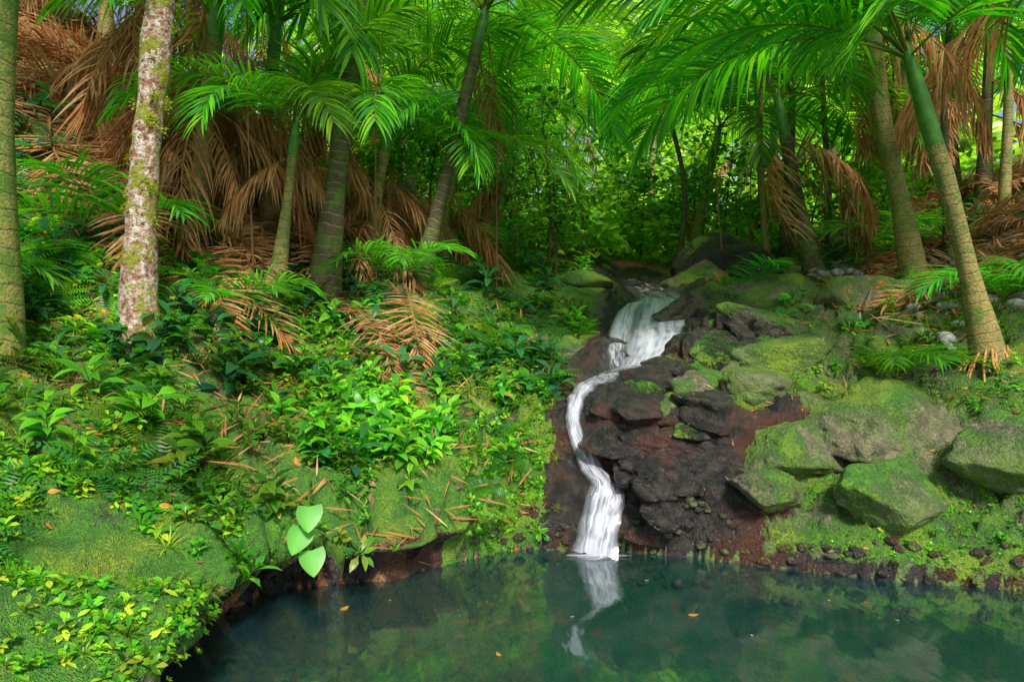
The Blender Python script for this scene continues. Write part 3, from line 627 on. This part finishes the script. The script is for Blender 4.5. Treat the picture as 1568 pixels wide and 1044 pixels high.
T={'broad':[rosette(9,.15,.050,42,1.1,.25,'leaf',BG,1,.10),rosette(12,.13,.044,35,1.2,.2,'leaf',BG,2,.18),rosette(8,.14,.05,30,1.1,.25,'leaf',BG+YG,3,.05)],
 'big':[rosette(14,.20,.065,40,1.3,.2,'leaf',BG,21,.22,5),rosette(18,.17,.06,32,1.2,.2,'leaf',BG+BG+YG,22,.3,5)],
 'herb':[rosette(9,.075,.034,30,.8,.25,'leaf',BG+YG,4,.07,3),rosette(12,.06,.03,25,.8,.25,'leaf',BG+YG,5,.09,3),rosette(8,.07,.04,20,.7,.3,'leaf',BG,6,.03,3)],
 'dark':[rosette(10,.2,.06,40,1.2,.2,'leaf',DG,7,.18),rosette(9,.17,.07,30,1.2,.2,'leaf',DG+BG[:1],8,.1)],
 'fern':[fern(7,.30,9,(.12,.38,.02)),fern(6,.26,10,(.28,.50,.03)),fern(7,.34,11,(.06,.24,.05))],
 'grass':[rosette(16,.2,.009,62,1.5,0,'strip',[(.2,.36,.03),(.34,.42,.06),(.12,.28,.03)],12,0,4)],
 'moss':[rosette(12,.028,.011,45,.6,0,'leaf',[(.11,.42,.015),(.24,.52,.02),(.06,.25,.01)],13,0,2)]}
def scatter(name,spec,mat=M_plant):
    B=Batch()
    for (kind,n,x0,x1,y0,y1,smin,smax,cond) in spec:
        x=rng.uniform(x0,x1,n);y=y0*(y1/y0)**rng.uniform(0,1,n)
        cl=fbm(x*1.7+5,y*1.7,o=2,seed=len(kind)+3)
        sd=poolsd(x,y);pd,_,pw=pathinfo(x,y)
        m=(sd>.02)&(pd>pw+.12)&(cl>rng.uniform(-.35,.2,n))
        if cond is not None:m&=cond(x,y)
        x=x[m];y=y[m];P=surf(x,y);nn=normal(x,y)
        for k,tp in enumerate(T[kind]):
            q=slice(k,None,len(T[kind]));c=len(P[q])
            if not c:continue
            up=nn[q]*.7+np.array([0,0,.6])+rng.normal(0,.18,(c,3))
            lf=(.95+.9*fbm(x[q]*.9+3,y[q]*.9,o=2,seed=71))[:,None]
            t=rng.uniform(.65,1.3,(c,1))*lf*(1+rng.normal(0,.12,(c,3)))
            B.inst(tp,frames(up,rng.uniform(0,6.28,c)),P[q]-np.array([0,0,.01]),rng.uniform(smin,smax,c)*np.clip(y[q]/4.2,.5,1),np.clip(t,.3,1.6))
    return B.obj(name,mat)
left=lambda x,y:(x<.35+.12*(y-5))&~((x>-1.0)&(y<5.95+.1*x)&(rng.uniform(0,1,x.shape)>.2))&~((poolsd(x,y)<.5)&(rng.uniform(0,1,x.shape)>.6))
def mossy(x,y):return zones(x,y)[:,1]>.45
scatter('undergrowth_plants',[('broad',700,-5,.1,3.4,9,.6,1.25,left),('herb',5600,-4.5,.5,2.0,7.5,.5,1.4,left),('dark',600,-5.5,.5,4.8,11,.8,1.6,left),('big',130,-4.5,0,3.8,7,.7,1.3,left),
  ('broad',300,-5,1.2,8,13,1.,1.8,None),('herb',450,1.8,5.5,5.0,9,.6,1.1,lambda x,y:height(x,y)>1.0),('broad',120,3.2,8,6.3,12,.8,1.5,None),('dark',120,3,8,7.5,13,1,1.6,None),
  ('big',70,-1.5,-.5,5.1,5.7,.7,1.2,None),('herb',420,-1.6,.4,4.4,6.,.35,.8,None),('herb',1500,-3.2,-1.55,2.1,3.9,.8,1.5,None)])
scatter('ferns',[('fern',480,-5,.4,3,9,.6,1.5,left),('fern',90,2.6,8,6,12,.8,1.4,None),('fern',120,-1.0,.4,5.0,6.2,.35,.8,None)])
scatter('grass_tufts',[('grass',1200,-5,1.2,2.2,10,.5,1.2,left),('grass',150,1.5,6,5.5,10,.5,1,None),('grass',160,-1.0,.4,5.0,6.2,.4,.8,None)])
scatter('moss_tufts',[('moss',14000,-3.5,.6,2.2,8,.6,1.6,mossy),('moss',7000,-1.4,.5,4.6,6.2,.8,2.0,mossy),('moss',8000,1.0,4.2,4.3,6.2,.5,1.1,mossy),('moss',2500,-.6,1.6,6.5,11,.9,2,mossy)])
e=bpy.data.objects.new('heart_leaf_vine',None);scene.collection.objects.link(e)
B=Batch()
V,F,UV=tube([(-1.32,4.5,.62,.006),(-1.24,4.2,.74,.006),(-1.17,3.92,.66,.005),(-1.16,3.88,.28,.004)],5,6);B.add(V,F,(.12,.2,.03))
for (px,pz_,az,dx) in [(-1.15,.66,-80,.02),(-1.19,.53,-110,-.10),(-1.14,.41,-70,.08)]:
    a=math.radians(az);blade(B,(px,3.88,pz_),(math.cos(a)*.3+dx,math.sin(a)*.40,-.55),.15,.15,9,.4,'heart',.10,side=(1,.1,0),c0=(.10,.38,.04),c1=(.14,.46,.05))
V,F,C=B.arr();obj('leaves',mesh('leaves',V,F,C,mat=M_plant),e)
B=Batch();st=Batch();blade(st,(0,0,0),(1,0,.05),1,.07,4,.15,'strip',.2,side=(0,1,0),c0=(1,1,1));TS=st.arr()
def strips(n,x0,x1,y0,y1,l0,l1,cond,cols):
    x=rng.uniform(x0,x1,n);y=rng.uniform(y0,y1,n);m=(poolsd(x,y)>.05)&(pathinfo(x,y)[0]>.4)
    if cond is not None:m&=cond(x,y)
    x=x[m];y=y[m];c=len(x);nn=normal(x,y,.15);P=surf(x,y)+nn*rng.uniform(.01,.06,(c,1))
    ci=np.array(cols)[rng.integers(0,len(cols),c)]*rng.uniform(.6,1.3,(c,1))
    B.inst(TS,frames(nn+rng.normal(0,.22,(c,3)),rng.uniform(0,6.28,c)),P,rng.uniform(l0,l1,c),ci)
strips(9000,-8,-1.5,5.8,12,.2,.55,lambda x,y:rng.uniform(0,1,len(x))<sst(5.6,8.5,y-.3*(x+4)),BR)
strips(1900,-3.5,.3,4.5,8.5,.06,.25,None,BR+[(.6,.25,.08)])
strips(3000,3.6,9,6.8,13,.15,.5,None,BR+[(.3,.28,.25)])
strips(300,1.5,4.5,5.2,8.5,.05,.2,None,BR)
B.obj('palm_litter',M_dead)
B=Batch();st=Batch();blade(st,(-.5,0,0),(1,0,.1),1,.5,4,.3,'leaf',.25,side=(0,1,0),c0=(1,1,1));TF=st.arr()
OR=[(.75,.22,.04),(.7,.30,.06),(.8,.42,.07),(.45,.16,.06),(.42,.28,.18)]
def fallen(n,x0,x1,y0,y1,s0,s1,cols):
    x=rng.uniform(x0,x1,n);y=rng.uniform(y0,y1,n);m=(poolsd(x,y)>.08)&(pathinfo(x,y)[0]>.25);x=x[m];y=y[m];c=len(x)
    nn=normal(x,y,.03);B.inst(TF,frames(nn+rng.normal(0,.15,(c,3)),rng.uniform(0,6.28,c)),surf(x,y)+nn*.012,rng.uniform(s0,s1,c),np.array(cols)[rng.integers(0,len(cols),c)]*rng.uniform(.7,1.2,(c,1)))
fallen(380,-3.5,.4,3,8,.03,.10,OR);fallen(200,1.2,4.3,4.5,8,.03,.08,OR);fallen(900,4.3,8,6.5,10,.05,.13,[(.45,.43,.38),(.4,.33,.26),(.3,.24,.18),(.6,.55,.5)])
fallen(600,-7,-3,5.5,9,.06,.14,OR)
B.obj('fallen_leaves',M_dead)
B=Batch()
for (px,py,s,a,c) in [(1.06,3.98,.075,.3,(.8,.38,.03)),(-1.0,4.08,.08,1.2,(.8,.42,.04)),(-.07,3.48,.05,2,(.8,.5,.03)),(.9,4.55,.04,.5,(.5,.3,.05)),(1.95,4.2,.035,1,(.4,.4,.1)),(-.75,4.2,.03,1,(.4,.35,.1)),(2.2,3.9,.03,2.2,(.5,.5,.45)),(1.3,3.7,.025,1.9,(.6,.6,.55)),(.35,3.95,.03,.4,(.6,.6,.5))]:
    B.inst(TF,frames(np.array([[.05,.0,1.]]),np.array([a])),np.array([[px,py,.008]]),[s],np.array([c]))
B.obj('floating_leaves',M_dead)
B=Batch()
for i in range(60):
    x=random.uniform(-2.4,-.2);y=random.uniform(4.2,6.8);a=random.uniform(-2.6,-.5);l=random.uniform(.15,.5);pp=[]
    for t in (0,.5,1):
        q=surf(np.array([x+math.cos(a)*l*t]),np.array([y+math.sin(a)*l*t]))[0];pp.append((*q[:2],max(q[2],.02)+.015+random.uniform(0,.02),.006*(1-.6*t)))
    if poolsd(np.array([pp[-1][0]]),np.array([pp[-1][1]]))[0]<.05: continue
    V,F,UV=tube(pp,4,5);B.add(V,F,(.16,.09,.05))
s=surf(np.array([-2.05,-1.8]),np.array([4.1,4.9]))
V,F,UV=tube([(-2.15,4.0,s[0][2]+.03,.012),(-1.98,4.4,s[0][2]+.2,.012),(-1.8,4.9,s[1][2]+.25,.009)],4,6);B.add(V,F,(.14,.06,.04))
B.obj('exposed_roots',M_dead)
B=Batch()
for (x,y,z0,z1) in [(-2.6,6.9,2.2,6),(-1.55,7.8,2.4,6.5),(.1,10,2.6,7),(.9,11.5,3,8),(3.3,10.6,2.7,7),(5.3,9,2.6,7),(4.0,11.5,3,8),(-.2,8.8,2.2,6.8)]:
    V,F,UV=tube([(x,y,z0-.3,.010),(x+random.uniform(-.15,.15),y,(z0+z1)/2,.009),(x+random.uniform(-.3,.3),y,z1,.008)],8,6);B.add(V,F,(.15,.1,.06))
B.obj('hanging_lianas',M_dead)
# ------------------------------------------------------------------ light, world, camera
el,az=math.radians(45),math.radians(166)
w=bpy.data.worlds.new('World');scene.world=w;w.use_nodes=True;nt=w.node_tree;bg=nt.nodes['Background']
sk=nt.nodes.new('ShaderNodeTexSky');sk.sky_type='NISHITA';sk.sun_disc=False;sk.sun_elevation=el;sk.sun_rotation=az;sk.air_density=1.0;sk.dust_density=1.5;sk.ozone_density=.3
nt.links.new(sk.outputs[0],bg.inputs[0]);bg.inputs[1].default_value=.15
L=bpy.data.lights.new('sun','SUN');L.energy=5;L.angle=math.radians(10);L.color=(1,.96,.88);lo=bpy.data.objects.new('sun',L);scene.collection.objects.link(lo)
d=Vector((math.sin(az)*math.cos(el),math.cos(az)*math.cos(el),math.sin(el)));lo.rotation_euler=d.to_track_quat('Z','Y').to_euler()
cam=bpy.data.cameras.new('camera');cam.sensor_width=36;cam.lens=24;cam.clip_end=1500;cam.clip_start=.05
co=bpy.data.objects.new('camera',cam);scene.collection.objects.link(co);co.location=(0,0,1.6);co.rotation_euler=(math.radians(90),0,0);scene.camera=co
scene.view_settings.view_transform='Standard';scene.view_settings.look='None';scene.view_settings.exposure=0
print('verts',sum(len(o.data.vertices) for o in scene.objects if o.type=='MESH'))
